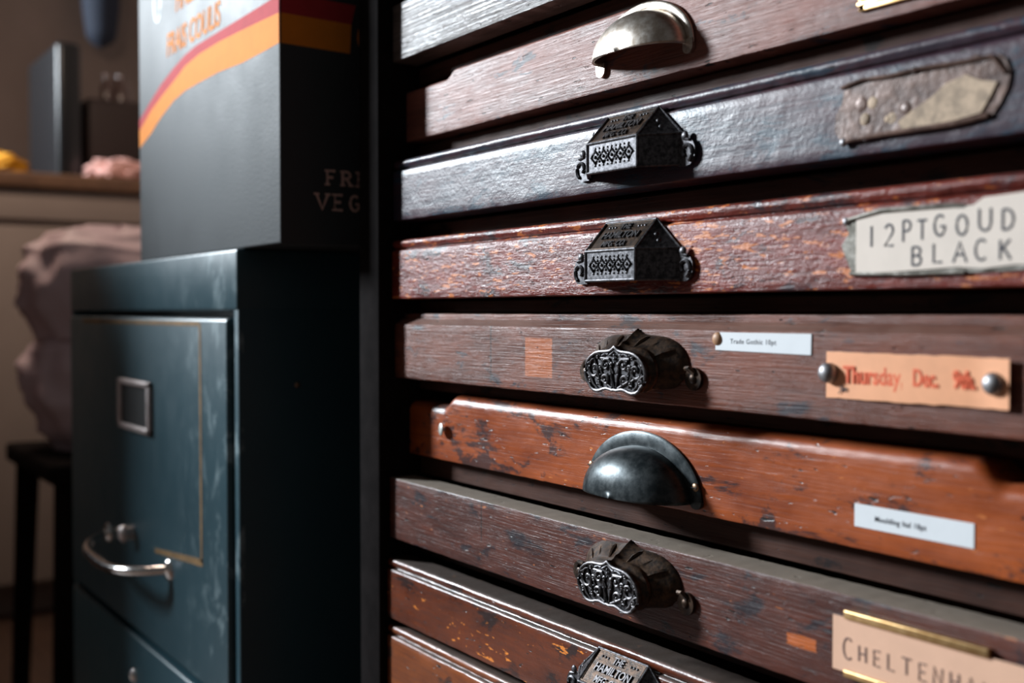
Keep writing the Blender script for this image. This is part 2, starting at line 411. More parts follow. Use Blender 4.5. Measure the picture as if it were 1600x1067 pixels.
def strokes(mb, txt, origin, ux, uz, w, h, pitch, r, mi, jit=0.0, serif=False, rnd=None):
    ux = Vector(ux).normalized(); uz = Vector(uz).normalized(); un = ux.cross(uz)
    og = Vector(origin); rnd = rnd or random.Random(3)
    for i, ch in enumerate(txt):
        dx = rnd.uniform(-jit, jit) * w; dz = rnd.uniform(-jit, jit) * h; k = 1 + rnd.uniform(-jit, jit)
        for line in S[ch]:
            pts = [og + ux * (i * pitch + dx + a * w * k) + uz * (dz + b * h * k) for a, b in line]
            mb.bar(pts, r, 6, mi, flat=0.15, axis=un)
        if serif:
            for a, b in SERIF.get(ch, []):
                c = og + ux * (i * pitch + a * w) + uz * (b * h)
                mb.bar([c - ux * w * .24, c + ux * w * .24], r * .75, 6, mi, flat=0.2, axis=un)

# ------------------------------------------------------------------ the type cabinet
CX = -0.4135                     # centre line of the pulls
XL, XR = -0.656, -0.177          # drawer ends
cab = thing('type_cabinet', 'old dark wooden type cabinet of stacked shallow drawers with ornate iron pulls', 'cabinet', (-0.41, 0.0, 0.0))
CO = Vector((-0.41, 0, 0))       # parts are modelled in room coordinates and shifted

def part(mb, name, mats, parent, smooth=35, label=None, off=CO):
    """link a mesh whose vertices are in room coordinates under the type cabinet or one of its drawers"""
    o = mb.build(name, mats, parent, smooth, label=label)
    if parent is cab: o.location = -off
    return o

# number: face y, top z, bottom z, profile
D = {1: (0.000, 0.8793, 0.8427, 'plain'), 2: (0.010, 0.8295, 0.7917, 'soft'), 3: (0.000, 0.7785, 0.7393, 'bead'),
     4: (-0.001, 0.7268, 0.6885, 'bead'), 5: (0.001, 0.6790, 0.6370, 'ledge'), 6: (0.012, 0.6280, 0.5862, 'round'),
     7: (-0.003, 0.5715, 0.5318, 'plain'), 8: (-0.005, 0.5185, 0.4793, 'bead'), 9: (-0.005, 0.4745, 0.4300, 'bead'),
     10: (0.0, 0.425, 0.386, 'bead'), 11: (0.0, 0.373, 0.334, 'bead')}
TH = 0.018
DL = {1: 'grey weathered drawer front with coarse grain', 2: 'pinkish worn drawer front with notched top corners', 3: 'near-black varnished drawer front with a beaded top',
      4: 'flaking red varnished drawer front', 5: 'dull brown drawer front with a stepped ledge', 6: 'orange-brown drawer front with rounded top and notched corners',
      7: 'dark scratched drawer front with dusty top', 8: 'glossy red-brown drawer front with bright bead', 9: 'amber brown drawer front, lowest in view'}

def profile(kind, t, b):
    p = [(TH, b), (0.0009, b), (0.0002, b + 0.0004), (0.0, b + 0.0012)]
    def face(z1):
        z0 = b + 0.0012
        return [(0.0, z0 + (z1 - z0) * i / 8) for i in range(1, 9)]
    if kind == 'bead':
        p += face(t - .0078)
        p += [(.0003, t - .0072), (.0011, t - .0066), (.0026, t - .0062), (.0030, t - .0056), (.0016, t - .0050)]
        r = .0025; cy, cz = .0030, t - .0025
        p += [(cy - r * math.cos(math.radians(a)), cz + r * math.sin(math.radians(a))) for a in range(-45, 91, 15)]
        p += [(.008, t - .0001), (.013, t - .0002), (TH, t - .0003)]
    elif kind == 'ledge':
        p += face(t - .0078)
        p += [(.0002, t - .0071), (.0008, t - .0067), (.0024, t - .0056), (.0042, t - .0044), (.0056, t - .0034), (.0061, t - .0048), (.0068, t - .0048), (.0070, t - .0018), (.0071, t - .0008),
              (.0074, t - .0003), (.0084, t), (.0095, t - .0002), (.0125, t - .0004), (TH, t - .0005)]
    elif kind in ('round', 'soft', 'plain'):
        r = {'round': .0066, 'soft': .0022, 'plain': .0009}[kind]
        p += face(t - r)
        n = 8 if kind == 'round' else 4
        p += [(r - r * math.cos(PI / 2 * i / n), t - r + r * math.sin(PI / 2 * i / n)) for i in range(1, n + 1)]
        p += [(.010, t), (.014, t), (TH, t)]
    return p

def notch_drop(kind, x):
    """how far the top edge is cut down at the drawer's ends"""
    if kind == 'soft': a, b, w, d = -0.600, -0.228, 0.012, 0.0048
    elif kind == 'round': a, b, w, d = -0.6065, -0.2340, 0.013, 0.0068
    else: return 0.0
    s = lambda t: 0 if t < 0 else (1 if t > 1 else t * t * (3 - 2 * t))
    return d * s((a - x) / w + 0.5) + d * 1.2 * s((x - b) / w + 0.5)

drawers = {}
for k, (fy, t, b, kind) in D.items():
    mb = MB(); pr = profile(kind, t, b); nx = 240; rows = []
    mid = (t + b) / 2
    for i in range(nx + 1):
        x = XL + (XR - XL) * i / nx
        xx = x
        dr = notch_drop(kind, x); row = []
        for (yy, zz) in pr:
            wz = zz
            if zz > mid: wz = zz - dr * min(1.0, (zz - mid) / (t - mid) * 1.6)
            edge = min(abs(zz - t), abs(zz - b))
            amp = 0.00018 if edge < .009 else 0.00005
            j = noise.noise(Vector((x * 160, zz * 400, k * 7.3))) + 0.6 * noise.noise(Vector((x * 45, zz * 300, k * 3.3)))
            row.append((xx, fy + yy + j * amp, wz + (j * amp * 0.8 if edge < .009 else 0)))
        rows.append(row)
    mb.grid(rows, 0, wrap=True)
    mb.f.append([nx * len(pr) + i for i in range(len(pr))]); mb.m.append(0)
    mb.f.append([i for i in reversed(range(len(pr)))]); mb.m.append(0)
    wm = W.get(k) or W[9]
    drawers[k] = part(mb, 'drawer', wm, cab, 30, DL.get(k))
def dpart(mb, name, mats, k, smooth=35, label=None):
    return mb.build(name, mats, drawers[k], smooth, label=label)

# carcass: sides, back, rails between the drawers
mb = MB()
mb.box(XR + .003, XR + .04, -0.006, 0.46, 0.02, 0.95)
mb.box(-0.690, XR + .04, 0.455, 0.47, 0.02, 0.95)
mb.box(-0.70, XR + .05, -0.012, 0.475, 0.95, 0.975, 0, 0.003)
mb.box(-0.70, XR + .05, 0.0, 0.475, 0.0, 0.02)
part(mb, 'carcass', M_frame, cab, 30)
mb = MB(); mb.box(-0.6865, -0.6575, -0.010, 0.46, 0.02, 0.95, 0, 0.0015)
part(mb, 'side_panel', M_stile, cab, 30, 'matte black side panel of the cabinet')
ks = sorted(D)
for a, c in zip(ks[:-1], ks[1:]):
    zt, zb = D[a][2] - 0.0012, D[c][1] + 0.0004
    mb = MB(); rows = []
    for i in range(121):
        x = -0.6570 + (XR + .003 + 0.6570) * i / 120
        j = noise.noise(Vector((x * 60, a, 0))) * 0.0004
        rows.append([(x, .10, zb), (x, .0215, zb), (x, .0205 + j, zb + .0008), (x, .0205 + j, zt - .0008), (x, .0215, zt), (x, .10, zt)])
    mb.grid(rows, 0, wrap=True)
    part(mb, 'rail', M_frame, cab, 30)

# -------- pulls
def cup_pull(k, cx, cz, a, h, p, fl, mats, nickel=False):
    fy = D[k][0]; mb = MB(); n = 40; rows = []
    # section from the flange rim, over the flange, out over the bowl to the lip
    sec = []
    for i in range(15):
        th = PI / 2 * (1 - i / 14)
        e = 0.82 if not nickel else 0.9
        sec.append((math.sin(th) ** e, -p * math.cos(th) ** 0.9 - (0.0018 if not nickel else .001)))
    for j in range(n + 1):
        ph = PI * j / n
        row = [(cx + (a + fl) * math.cos(ph), fy - 0.0001, cz + (h + fl) * math.sin(ph)),
               (cx + (a + fl) * math.cos(ph), fy - 0.0012, cz + (h + fl) * math.sin(ph)),
               (cx + (a + fl * .85) * math.cos(ph), fy - 0.0019, cz + (h + fl * .85) * math.sin(ph)),
               (cx + (a + fl * .15) * math.cos(ph), fy - 0.0017, cz + (h + fl * .15) * math.sin(ph))]
        for s_, y_ in sec:
            row.append((cx + a * s_ * math.cos(ph), fy + y_, cz + h * s_ * math.sin(ph)))
        rows.append(row)
    mb.grid(rows, 0)
    # ends run down into small tabs
    for sg in (-1, 1):
        x0 = cx + sg * (a + fl * .5 - (.0012 if nickel else 0.0))
        w = fl * .5 + (.0010 if nickel else .0004); dn = .0052 if nickel else .0022
        pts = [(x0 - w, fy - .0002, cz + .002)] + [(x0 + w * math.cos(PI + PI * q / 8), fy - .0002, cz - dn + w + w * .9 * math.sin(PI + PI * q / 8)) for q in range(9)] + [(x0 + w, fy - .0002, cz + .002)]
        mb.prism(pts, (0, -.0017, 0))
    o = dpart(mb, 'cup_pull', mats, k, 50, 'nickel half-round cup pull' if nickel else 'black iron half-round cup pull')
    sm = o.modifiers.new('shell', 'SOLIDIFY'); sm.thickness = 0.0011; sm.offset = -1
    return o
cup_pull(2, -0.4178, 0.8035, 0.0310, 0.0210, 0.0180, 0.0046, M_nickel, True)
cup_pull(6, -0.4205, 0.5905, 0.0355, 0.0240, 0.0200, 0.0072, M_cup_iron)
for sx_, sz_ in ((-0.0385, 0.0105), (0.0390, 0.0085)):
    mb = MB(); mb.dome((-0.4205 + sx_, D[6][0] - .0017, 0.5905 + sz_), .0021, .0010, n=16, k=5)
    mb.box(-0.4205 + sx_ - .0018, -0.4205 + sx_ + .0018, D[6][0] - .0030, D[6][0] - .0026, 0.5905 + sz_ - .0002, 0.5905 + sz_ + .0002, 1)
    dpart(mb, 'screw', [M_screw, M_dark], 6)

def gable_pull(k, z0, cx=CX, rust=0.0):
    """three-sided pull: upright ornament strip, sloping name plate, triangular wings, scrolled ears"""
    fy = D[k][0]; P = 0.0138; mb = MB()
    V = lambda x, y, z: (cx + x, fy + y, z0 + z)
    fw, bw, ez, rz = .0184, .0345, .0140, .0282
    for sg in (1, -1):                               # wings: gable triangle and side cheek with thickness
        mb.prism([V(sg * fw, -P, ez), V(sg * fw, -.0003, rz), V(sg * bw, -.0003, ez)], (-sg * .0012, 0, -.0008), 0)
        mb.prism([V(sg * fw, -P, 0), V(sg * fw, -P, ez), V(sg * bw, -.0003, ez), V(sg * bw, -.0003, 0)], (-sg * .0014, .0004, 0), 0)
    mb.prism([V(-fw, -P, 0), V(fw, -P, 0), V(fw, -P, ez), V(-fw, -P, ez)], (0, .0012, 0), 0)
    mb.prism([V(-fw, -P, ez), V(fw, -P, ez), V(fw, -.0003, rz), V(-fw, -.0003, rz)], (0, .0006, -.0012), 1)
    e = .00062                                         # cast edges standing proud
    for a, b_ in (((-fw, -P, 0), (fw, -P, 0)), ((-fw, -P, ez), (fw, -P, ez)), ((-fw, -P, 0), (-fw, -P, ez)), ((fw, -P, 0), (fw, -P, ez))):
        mb.bar([V(*a), V(*b_)], e * 1.15, 8, 0)
    for sg in (1, -1):
        for a, b_ in (((sg * fw, -P, ez), (sg * fw, -.0006, rz)), ((sg * fw, -.0006, rz), (sg * bw, -.0006, ez)), ((sg * fw, -P, ez), (sg * bw, -.0006, ez)),
                      ((sg * bw, -.0006, 0), (sg * bw, -.0006, ez)), ((sg * fw, -P, 0), (sg * bw, -.0006, 0))):
            mb.bar([V(*a), V(*b_)], e, 8, 0)
        # small trefoil in the gable
        c = Vector(((sg * fw * 2 + sg * bw) / 3, -P / 3 - .0006, (ez * 2 + rz) / 3))
        for q in range(3):
            an = PI / 2 + q * 2 * PI / 3
            mb.dome(V(c.x + .0019 * math.cos(an), c.y - .0004, c.z + .0019 * math.sin(an)), .0011, .0007, (sg * .6, -.7, .4), 10, 4, 0)
    mb.bar([V(-fw, -.0008, rz), V(fw, -.0008, rz)], e, 8, 0)
    # ornament strip: chain of lozenges between two rows of studs
    nz = 5; y = -P - .0003; zc = ez * .52; stp = (fw * 2 - .006) / nz
    for i in range(nz):
        x = -fw + .003 + stp * (i + .5); hw = stp * .5; hh = .0030
        mb.bar([V(x - hw, y, zc), V(x, y, zc + hh), V(x + hw, y, zc), V(x, y, zc - hh)], .00048, 6, 0, closed=True)
        mb.dome(V(x, y + .0002, zc), .0009, .0007, n=10, k=4)
        for zz in (zc + .0040, zc - .0040):
            mb.dome(V(x, y + .0003, zz), .0007, .0005, n=8, k=3)
            mb.dome(V(x + stp * .5 if i < nz - 1 else x, y + .0003, zz), .0006, .0005, n=8, k=3)
    for i in range(nz - 1):
        x = -fw + .003 + stp * (i + 1)
        for sg in (1, -1): mb.dome(V(x, y + .0003, zc + sg * .0022), .00075, .0006, n=8, k=3)
    # name plate lettering on the slope
    up = (Vector((0, P - .0003, rz - ez))).normalized(); nrm = Vector((1, 0, 0)).cross(up)
    L = math.hypot(P, rz - ez)
    base = Vector(V(0, -P, ez)) + nrm * .0001
    inset = .0012
    rect = [base + Vector((sx * (fw - inset), 0, 0)) + up * zz for sx, zz in ((-1, inset), (1, inset), (1, L - inset), (-1, L - inset))]
    mb.bar(rect, .0004, 6, 1, closed=True)
    for txt, zz, size, wx in (('THE', .70, .0052, .80), ('HAMILTON', .40, .0060, .86), ('MFG. CO.', .12, .0052, .80)):
        mb.text(txt, size, base + up * (L * zz), (1, 0, 0), up, .0009, 2, wx, 0.012, 0, True)
    for sg in (-1, 1):
        for q in range(3): mb.dome(base + Vector((sg * (.0085 + q * .0022), 0, 0)) + up * (L * .80), .0007, .0005, nrm, 8, 3, 0)
    # scrolled ears with a screw eye
    for sg in (1, -1):
        ex, ezz = sg * .0385, .0050
        mb.prism([V(sg * bw - sg * .002, -.0003, -.001)] + [V(ex + sg * .0052 * math.sin(a_), -.0003, ezz - .0062 * math.cos(a_)) for a_ in [PI * q / 8 for q in range(9)]] + [V(sg * bw - sg * .002, -.0003, .0115)], (0, -.0016, 0), 0)
        sp = [V(ex + sg * (.0040 - .0022 * t_) * math.cos(t_ * 5.2 - 1.2), -.0021, ezz + (.0044 - .0022 * t_) * math.sin(t_ * 5.2 - 1.2)) for t_ in [q / 16 for q in range(17)]]
        mb.bar(sp, .0009, 6, 0)
        mb.dome(V(ex - sg * .0012, -.0018, ezz + .0074), .0022, .0012, n=12, k=4)
        mb.bar([V(ex - sg * .002, -.0021, ezz + .0060), V(ex + sg * .0018, -.0021, ezz + .0052)], .0007, 6, 0)
    return dpart(mb, 'gabled_pull', [M_iron, M_iron_rust, M_worn], k, 30, 'blackened cast iron pull shaped like a little roof with raised lettering')
gable_pull(3, 0.7467)
gable_pull(4, 0.6950)
gable_pull(8, 0.4868)
gable_pull(9, 0.4390)

HALF = [(0, 1.0), (.05, .955), (.12, .915), (.22, .893), (.36, .885), (.5, .875), (.64, .845), (.78, .775), (.89, .68), (.96, .56), (1, .42), (.985, .30), (.93, .19), (.84, .11),
        (.80, .05), (.70, -.005), (.58, -.02), (.46, .0), (.36, .035), (.25, .05), (.15, .035), (.07, .02), (0, .03)]
OUT = HALF + [(-u, v) for u, v in reversed(HALF[1:-1])]
def scroll_pull(k, z0, cx=-0.4105):
    """bulging pull with an ogee-topped plaque of cast scrollwork"""
    fy = D[k][0]; P = .0150; HW = .0228; H = .0215; mb = MB()
    def ring(sx, sz, dz, y, flat=1.0):
        return [(cx + u * HW * sx, fy + y, z0 + dz + (v * H) * sz) for u, v in OUT]
    rows = [ring(1.0, 1.0, 0, -P), ring(1.02, 1.01, -.0001, -P + .0006), ring(1.01, 1.0, 0, -P + .0016), ring(.95, .98, .0004, -P + .0022), ring(.965, 1.0, .0006, -P + .0034),
            ring(1.05, 1.06, .0007, -P + .0046), ring(1.06, 1.07, .0008, -P + .0058), ring(1.02, 1.07, .0012, -P + .0068), ring(1.16, 1.13, .0018, -P + .0090),
            ring(1.34, 1.20, .0022, -P + .0115), ring(1.50, 1.26, .0024, -.0014), ring(1.53, 1.27, .0024, -.0004)]
    mb.grid(rows, 1, wrap=True)
    mb.add(ring(.985, .985, .0001, -P + .0004), [tuple(range(len(OUT)))], 0)
    rim = [(cx + u * HW * .97, fy - P - .0003, z0 + .0003 + v * H * .97) for u, v in OUT]
    mb.bar(rim, .00080, 8, 3, closed=True)
    y = -P - .0001
    V = lambda u, v: (cx + u * HW, fy + y, z0 + v * H)
    def curl(u0, v0, r0, turns, a0, dirn, tail=None, r=.00062):
        pts = [V(*tail)] if tail else []
        n = int(12 * turns) + 4
        for i in range(n + 1):
            t_ = i / n; rr = r0 * (1 - .78 * t_); an = math.radians(a0) + dirn * t_ * turns * 2 * PI
            pts.append(V(u0 + rr * math.cos(an), v0 + rr * math.sin(an) * HW / H))
        rs = [r * (.55 + .6 * math.sin(PI * min(1, .15 + .85 * i / (len(pts) - 1)))) for i in range(len(pts))]
        mb.bar(pts, rs, 6, 3); mb.dome(V(u0, v0), .0008, .0008, n=10, k=4, mi=3)
    for sg in (1, -1):
        d = sg
        curl(sg * .66, .48, .22, 1.3, 90 if sg > 0 else 90, -d, (sg * .45, .10))
        curl(sg * .28, .58, .15, 1.2, 180 if sg > 0 else 0, -d, (sg * .06, .10))
        curl(sg * .30, .24, .13, 1.1, 0 if sg > 0 else 180, d, (sg * .10, .08))
        curl(sg * .55, .76, .09, 1.0, 200 if sg > 0 else -20, -d, (sg * .18, .72))
        curl(sg * .80, .22, .08, .9, 120 if sg > 0 else 60, -d, (sg * .88, .42))
        curl(sg * .46, .52, .07, 1.0, 30 if sg > 0 else 150, d, (sg * .36, .30), .0005)
        curl(sg * .86, .60, .06, .9, 250 if sg > 0 else -70, d, (sg * .74, .74), .0005)
        curl(sg * .12, .60, .05, .9, 300 if sg > 0 else 240, -d, (sg * .05, .40), .0005)
        curl(sg * .50, .20, .06, .9, 60 if sg > 0 else 120, -d, (sg * .62, .30), .0005)
        mb.bar([V(sg * .94, .40), V(sg * .86, .36), V(sg * .78, .28), V(sg * .70, .14), V(sg * .58, .06)], [.0003, .0006, .0007, .0006, .0003], 6, 3)
        mb.bar([V(sg * .20, .06), V(sg * .24, .16), V(sg * .20, .28), V(sg * .24, .40)], [.0003, .0006, .0006, .0003], 6, 3)
        for u, v in ((.45, .36), (.12, .38), (.40, .68), (.84, .62), (.55, .15), (.2, .82)):
            mb.dome(V(sg * u, v), .0007, .0007, n=8, k=3)
        mb.bar([V(sg * .42, .78), V(sg * .30, .83), V(sg * .16, .80), V(0, .90)], .0005, 6, 0)
        mb.bar([V(0, .06), V(sg * .10, .30), V(sg * .13, .50), V(sg * .04, .66)], [.0003, .0006, .0005, .0003], 6, 3)
    for v, r in ((.72, .0009), (.80, .0008), (.64, .0007)): mb.dome(V(0, v), r, .0008, n=10, k=4)
    for sg in (-1, 1):                                 # folds over the shoulders and the screw tabs
        for q, (u, dz) in enumerate(((.30, .0), (.62, -.001), (.86, -.004))):
            pts = [(cx + sg * u * HW * s_, fy + y_, z0 + H * (.90 - .30 * u * u) * k_ + dz_ + .0006) for s_, y_, k_, dz_ in
                   ((.97, -P + .0062, 1.04, .0008), (1.15, -P + .009, 1.12, .0018), (1.32, -P + .0116, 1.18, .0022), (1.48, -.001, 1.22, .0024))]
            mb.bar(pts, [.0006, .0012, .0013, .0006], 6, 1)
        ex = cx + sg * .0388
        mb.prism([(ex + .0052 * math.cos(a_), fy - .0003, z0 + .0075 + .0052 * math.sin(a_)) for a_ in [2 * PI * q / 16 for q in range(16)]], (0, -.0016, 0), 1)
        mb.dome((ex, fy - .0018, z0 + .0075), .0024, .0012, n=12, k=4, mi=2)
        mb.bar([(ex - sg * .004, fy - .0025, z0 + .012), (ex - sg * .001, fy - .0032, z0 + .0125), (ex + sg * .0015, fy - .002, z0 + .010)], .0011, 6, 1)
    return dpart(mb, 'scrollwork_pull', [M_iron, M_iron_rust, M_iron_rust, M_worn], k, 40, 'cast iron pull with a scrollwork plaque')
scroll_pull(5, 0.6425)
scroll_pull(7, 0.5418)

# -------- things fixed to the drawer fronts
X1 = (1, 0, 0); Z1 = (0, 0, 1)
def sheet(mb, x0, x1, z0, z1, y, mi=0, th=.0003, ragged=0.0, cuts=None, n=14, tilt=0.0):
    pts = []
    for i in range(n + 1): pts.append((x0 + (x1 - x0) * i / n, z0 + random.uniform(-ragged, ragged) + tilt * i / n))
    for i in range(1, 5): pts.append((x1 + random.uniform(-ragged, ragged), z0 + tilt + (z1 - z0) * i / 5))
    for i in range(n + 1): pts.append((x1 - (x1 - x0) * i / n, z1 + random.uniform(-ragged, ragged) + tilt * (1 - i / n)))
    for i in range(1, 5): pts.append((x0 + random.uniform(-ragged, ragged), z1 - (z1 - z0) * i / 5))
    mb.prism([(a, y, b_) for a, b_ in pts], (0, -th, 0), mi)

# drawer 2: brass label frame
y = D[2][0]; mb = MB()
for a in ((-.2897, -.2865, .7965, .8195), (-.2365, -.2333, .7965, .8195), (-.2897, -.2333, .7965, .7990), (-.2897, -.2333, .8170, .8195)):
    mb.box(a[0], a[1], y - .0016, y, a[2], a[3], 0, .0004)
mb.box(-.2900, -.2330, y - .0022, y - .0006, .7985, .8000, 0, .0003)
dpart(mb, 'label_holder', M_brass, 2, label='brass label frame')
mb = MB(); mb.box(-.2868, -.2362, y - .0007, y - .0002, .7988, .8172)
dpart(mb, 'label_card', plain('browned_card', (.22, .10, .045, 1), .7), 2, label='browned card')

# drawer 3: torn rusty holder
y = D[3][0]; mb = MB()
ol = [(-.2930, .7500), (-.2915, .7475), (-.2885, .7448), (-.275, .7452), (-.262, .7450), (-.248, .7452), (-.236, .7450), (-.2265, .7462), (-.2235, .7500), (-.2205, .7550), (-.2195, .7600), (-.2215, .7650), (-.2240, .7668),
      (-.2280, .7660), (-.232, .7682), (-.240, .7664), (-.250, .7672), (-.262, .7668), (-.270, .7675), (-.279, .7672), (-.287, .7680), (-.2885, .7650), (-.2895, .7600), (-.2925, .7560)]
mb.prism([(a, y - .0001, b_) for a, b_ in ol], (0, -.0007, 0))
for i in range(9):                                    # crumpled blisters of tin and paper
    a = random.uniform(-.286, -.226); b_ = random.uniform(.749, .765)
    mb.dome((a, y - .0006, b_), random.uniform(.0012, .0035), random.uniform(.0003, .0009), n=9, k=3, mi=random.choice((0, 0, 1)))
mb.bar([(-.2885, y - .0012, .7450), (-.284, y - .0018, .7455), (-.27, y - .0014, .7458), (-.255, y - .0019, .7456), (-.24, y - .0014, .7456), (-.2275, y - .0010, .7468)], .0010, 8, 0)
mb.bar([(-.2895, y - .0010, .7660), (-.28, y - .0014, .7676), (-.268, y - .0012, .7668), (-.255, y - .0018, .7672), (-.24, y - .0012, .7666), (-.226, y - .0012, .7664), (-.2212, y - .001, .7600)], .0008, 8, 0)
mb.dome((-.2880, y - .0014, .7450), .0018, .0014, n=12, k=4, mi=2)
mb.dome((-.2780, y - .0014, .7455), .0013, .0010, n=12, k=4, mi=2)
mb.dome((-.2570, y - .0012, .7672), .0014, .0010, n=12, k=4, mi=2)
dpart(mb, 'label_holder', [M_rust, M_tan, M_steel], 3, label='crumpled rusty tin label holder')
mb = MB()
mb.prism([(a, y - .0009, b_) for a, b_ in ((-.262, .7468), (-.252, .7465), (-.240, .7468), (-.230, .7480), (-.2265, .7530), (-.2240, .7575), (-.2300, .7590), (-.236, .7620), (-.244, .7600), (-.250, .7560), (-.257, .7530), (-.2635, .7495))], (0, -.0006, 0))
dpart(mb, 'paper_scrap', M_tan, 3, 20, 'torn tan paper')

# drawer 4: tin holder with hand-lettered card
y = D[4][0]; mb = MB()
ol = [(-.2885, .7055), (-.2868, .7075), (-.2850, .7100), (-.2865, .7130), (-.2850, .7150), (-.2810, .7168), (-.26, .7172), (-.24, .7168), (-.215, .7172), (-.205, .7160), (-.205, .6945), (-.22, .6938), (-.25, .6935), (-.275, .6938), (-.2835, .6945), (-.2850, .6980), (-.2865, .7010)]
mb.prism([(a, y - .0001, b_) for a, b_ in ol], (0, -.0007, 0))
mb.bar([(-.2850, y - .001, .7150), (-.27, y - .0014, .7176), (-.24, y - .0012, .7172), (-.235, y - .0006, .7165)], .0009, 8)
mb.dome((-.2862, y - .0008, .7146), .0016, .0012, n=12, k=4, mi=1)
mb.bar([(-.284, y - .001, .6946), (-.26, y - .0013, .6938), (-.235, y - .0009, .6938)], .0008, 8)
dpart(mb, 'label_holder', [M_tin, M_steel], 4, label='dull tin label holder')
mb = MB(); rows = []
pts = [(-.2812, .6948), (-.265, .6948), (-.250, .6952), (-.238, .6957), (-.228, .6948), (-.2160, .6958), (-.205, .6952), (-.2050, .7200), (-.214, .7196), (-.228, .7190), (-.2320, .7166), (-.25, .7164), (-.27, .7164), (-.2812, .7160)]
mb.prism([(a, y - .0009, b_) for a, b_ in pts], (0, -.0004, 0), 0)
rnd = random.Random(5)
strokes(mb, '12', (-.2765, y - .00138, .7042), X1, Z1, .0046, .0074, .0076, .00052, 1, .06, rnd=rnd)
strokes(mb, 'PT', (-.2605, y - .00138, .7056), X1, Z1, .0040, .0072, .0064, .00050, 1, .06, rnd=rnd)
strokes(mb, 'GOUDY', (-.2475, y - .00138, .7072), X1, Z1, .0052, .0072, .0088, .00052, 1, .08, rnd=rnd)
strokes(mb, 'BLACK', (-.2570, y - .00138, .6972), X1, Z1, .0050, .0068, .0086, .00050, 1, .08, rnd=rnd)
dpart(mb, 'label_card', [M_cream, M_ink], 4, label='cream card hand-lettered in black')

# drawer 5: typed sticker, orange dated card under two studs
y = D[5][0]; mb = MB()
mb.prism([(a, y - .0001, b_) for a, b_ in ((-.3590, .6634), (-.3053, .6628), (-.3051, .6713), (-.3565, .6712), (-.3552, .6694), (-.3568, .6672), (-.3590, .6655))], (0, -.00028, 0), 0)
mb.text('Trade Gothic 10pt', .0030, (-.3500, y - .0004, .6664), X1, Z1, .00005, 1, 1.0, .008, 0, False, 1.15)
dpart(mb, 'paper_label', [M_white, M_ink], 5, label='white sticker typed Trade Gothic 10pt')
mb = MB(); mb.dome((-.3580, y, .6682), .0030, .0016, n=14, k=5)
dpart(mb, 'copper_stud', M_wrap, 5, label='small copper stud at the sticker\'s corner')
mb = MB(); random.seed(11)
rows = []
for i in range(25):
    t_ = i / 24; x = -.2974 + (.2974 - .2185) * t_
    yy = y - .0004 - .0016 * math.sin(PI * t_) * .6 - (.0018 * max(0, (t_ - .85)) / .15)
    rag = random.uniform(-.0002, .0002)
    rows.append([(x, yy, .6464 + rag + .0008 * t_), (x, yy, .656), (x, yy, .6645 + rag), (x, yy + .0003, .6645 + rag), (x, yy + .0003, .656), (x, yy + .0003, .6464 + rag + .0008 * t_)])
mb.grid(rows, 0, wrap=True)
mb.text('Thursday,', .0092, (-.2885, y - .00118, .6528), X1, Z1, .0002, 1, .76, .022)
mb.text('Dec.', .0088, (-.2570, y - .00138, .6532), X1, Z1, .0002, 1, .66, .02)
mb.text('9th.', .0088, (-.2405, y - .00125, .6534), X1, Z1, .0002, 1, .66, .02)
mb.text('Jim', .0034, (-.2905, y - .0011, .6492), X1, Z1, .0001, 2, .9, .01, .3)
dpart(mb, 'paper_card', [M_orange, M_redink, M_ink], 5, label='orange card printed in red Thursday, Dec. 9th.')
for a, b_ in ((-.2955, .6562), (-.2245, .6556)):
    mb = MB(); mb.dome((a, y - .0018, b_), .0040, .0032, n=22, k=8, skirt=.0018)
    dpart(mb, 'stud', M_steel, 5, label='domed steel stud')

# drawer 6: typed sticker and a nail
y = D[6][0]; mb = MB()
mb.box(-.2922, -.2395, y - .0003, y - .0001, .5952, .6043, 0)
mb.text('Moulding Ital 18pt', .0030, (-.2825, y - .00035, .5985), X1, Z1, .00005, 1, .95, .012, 0, False, 1.1)
dpart(mb, 'paper_label', [M_white, M_ink], 6, label='white typed sticker')
mb = MB(); mb.bar([(-.6108, y + .002, .6062), (-.6108, y - .0030, .6062)], .0013, 10)
mb.dome((-.6108, y - .0030, .6062), .0040, .0008, (-.25, -1, .05), 20, 5, skirt=.0005)
dpart(mb, 'nail', metal('pale_nail_head', (.45, .45, .42, 1), (.62, .62, .58, 1), .45, .6, 20), 6, label='pale flat nail head')

# drawer 7: brass holder with pencilled card
y = D[7][0]; mb = MB()
mb.box(-.2832, -.2222, y - .0026, y - .0002, .5628, .5662, 0, .0006)
mb.box(-.2832, -.2222, y - .0026, y - .0002, .5405, .5432, 0, .0006)
mb.box(-.2832, -.2222, y - .0008, y - .0001, .5405, .5660, 0)
dpart(mb, 'label_holder', M_brass, 7, label='brass rail label holder')
mb = MB(); mb.box(-.2888, -.2020, y - .0017, y - .0013, .5423, .5632, 0)
strokes(mb, 'C', (-.2840, y - .00185, .5475), X1, Z1, .0050, .0082, .0074, .00042, 1, .04)
strokes(mb, 'HELTENHAM', (-.2766, y - .00185, .5482), X1, Z1, .0040, .0060, .0065, .00042, 1, .06)
dpart(mb, 'label_card', [M_peach, M_pencil], 7, label='peach card pencilled CHELTENHAM')

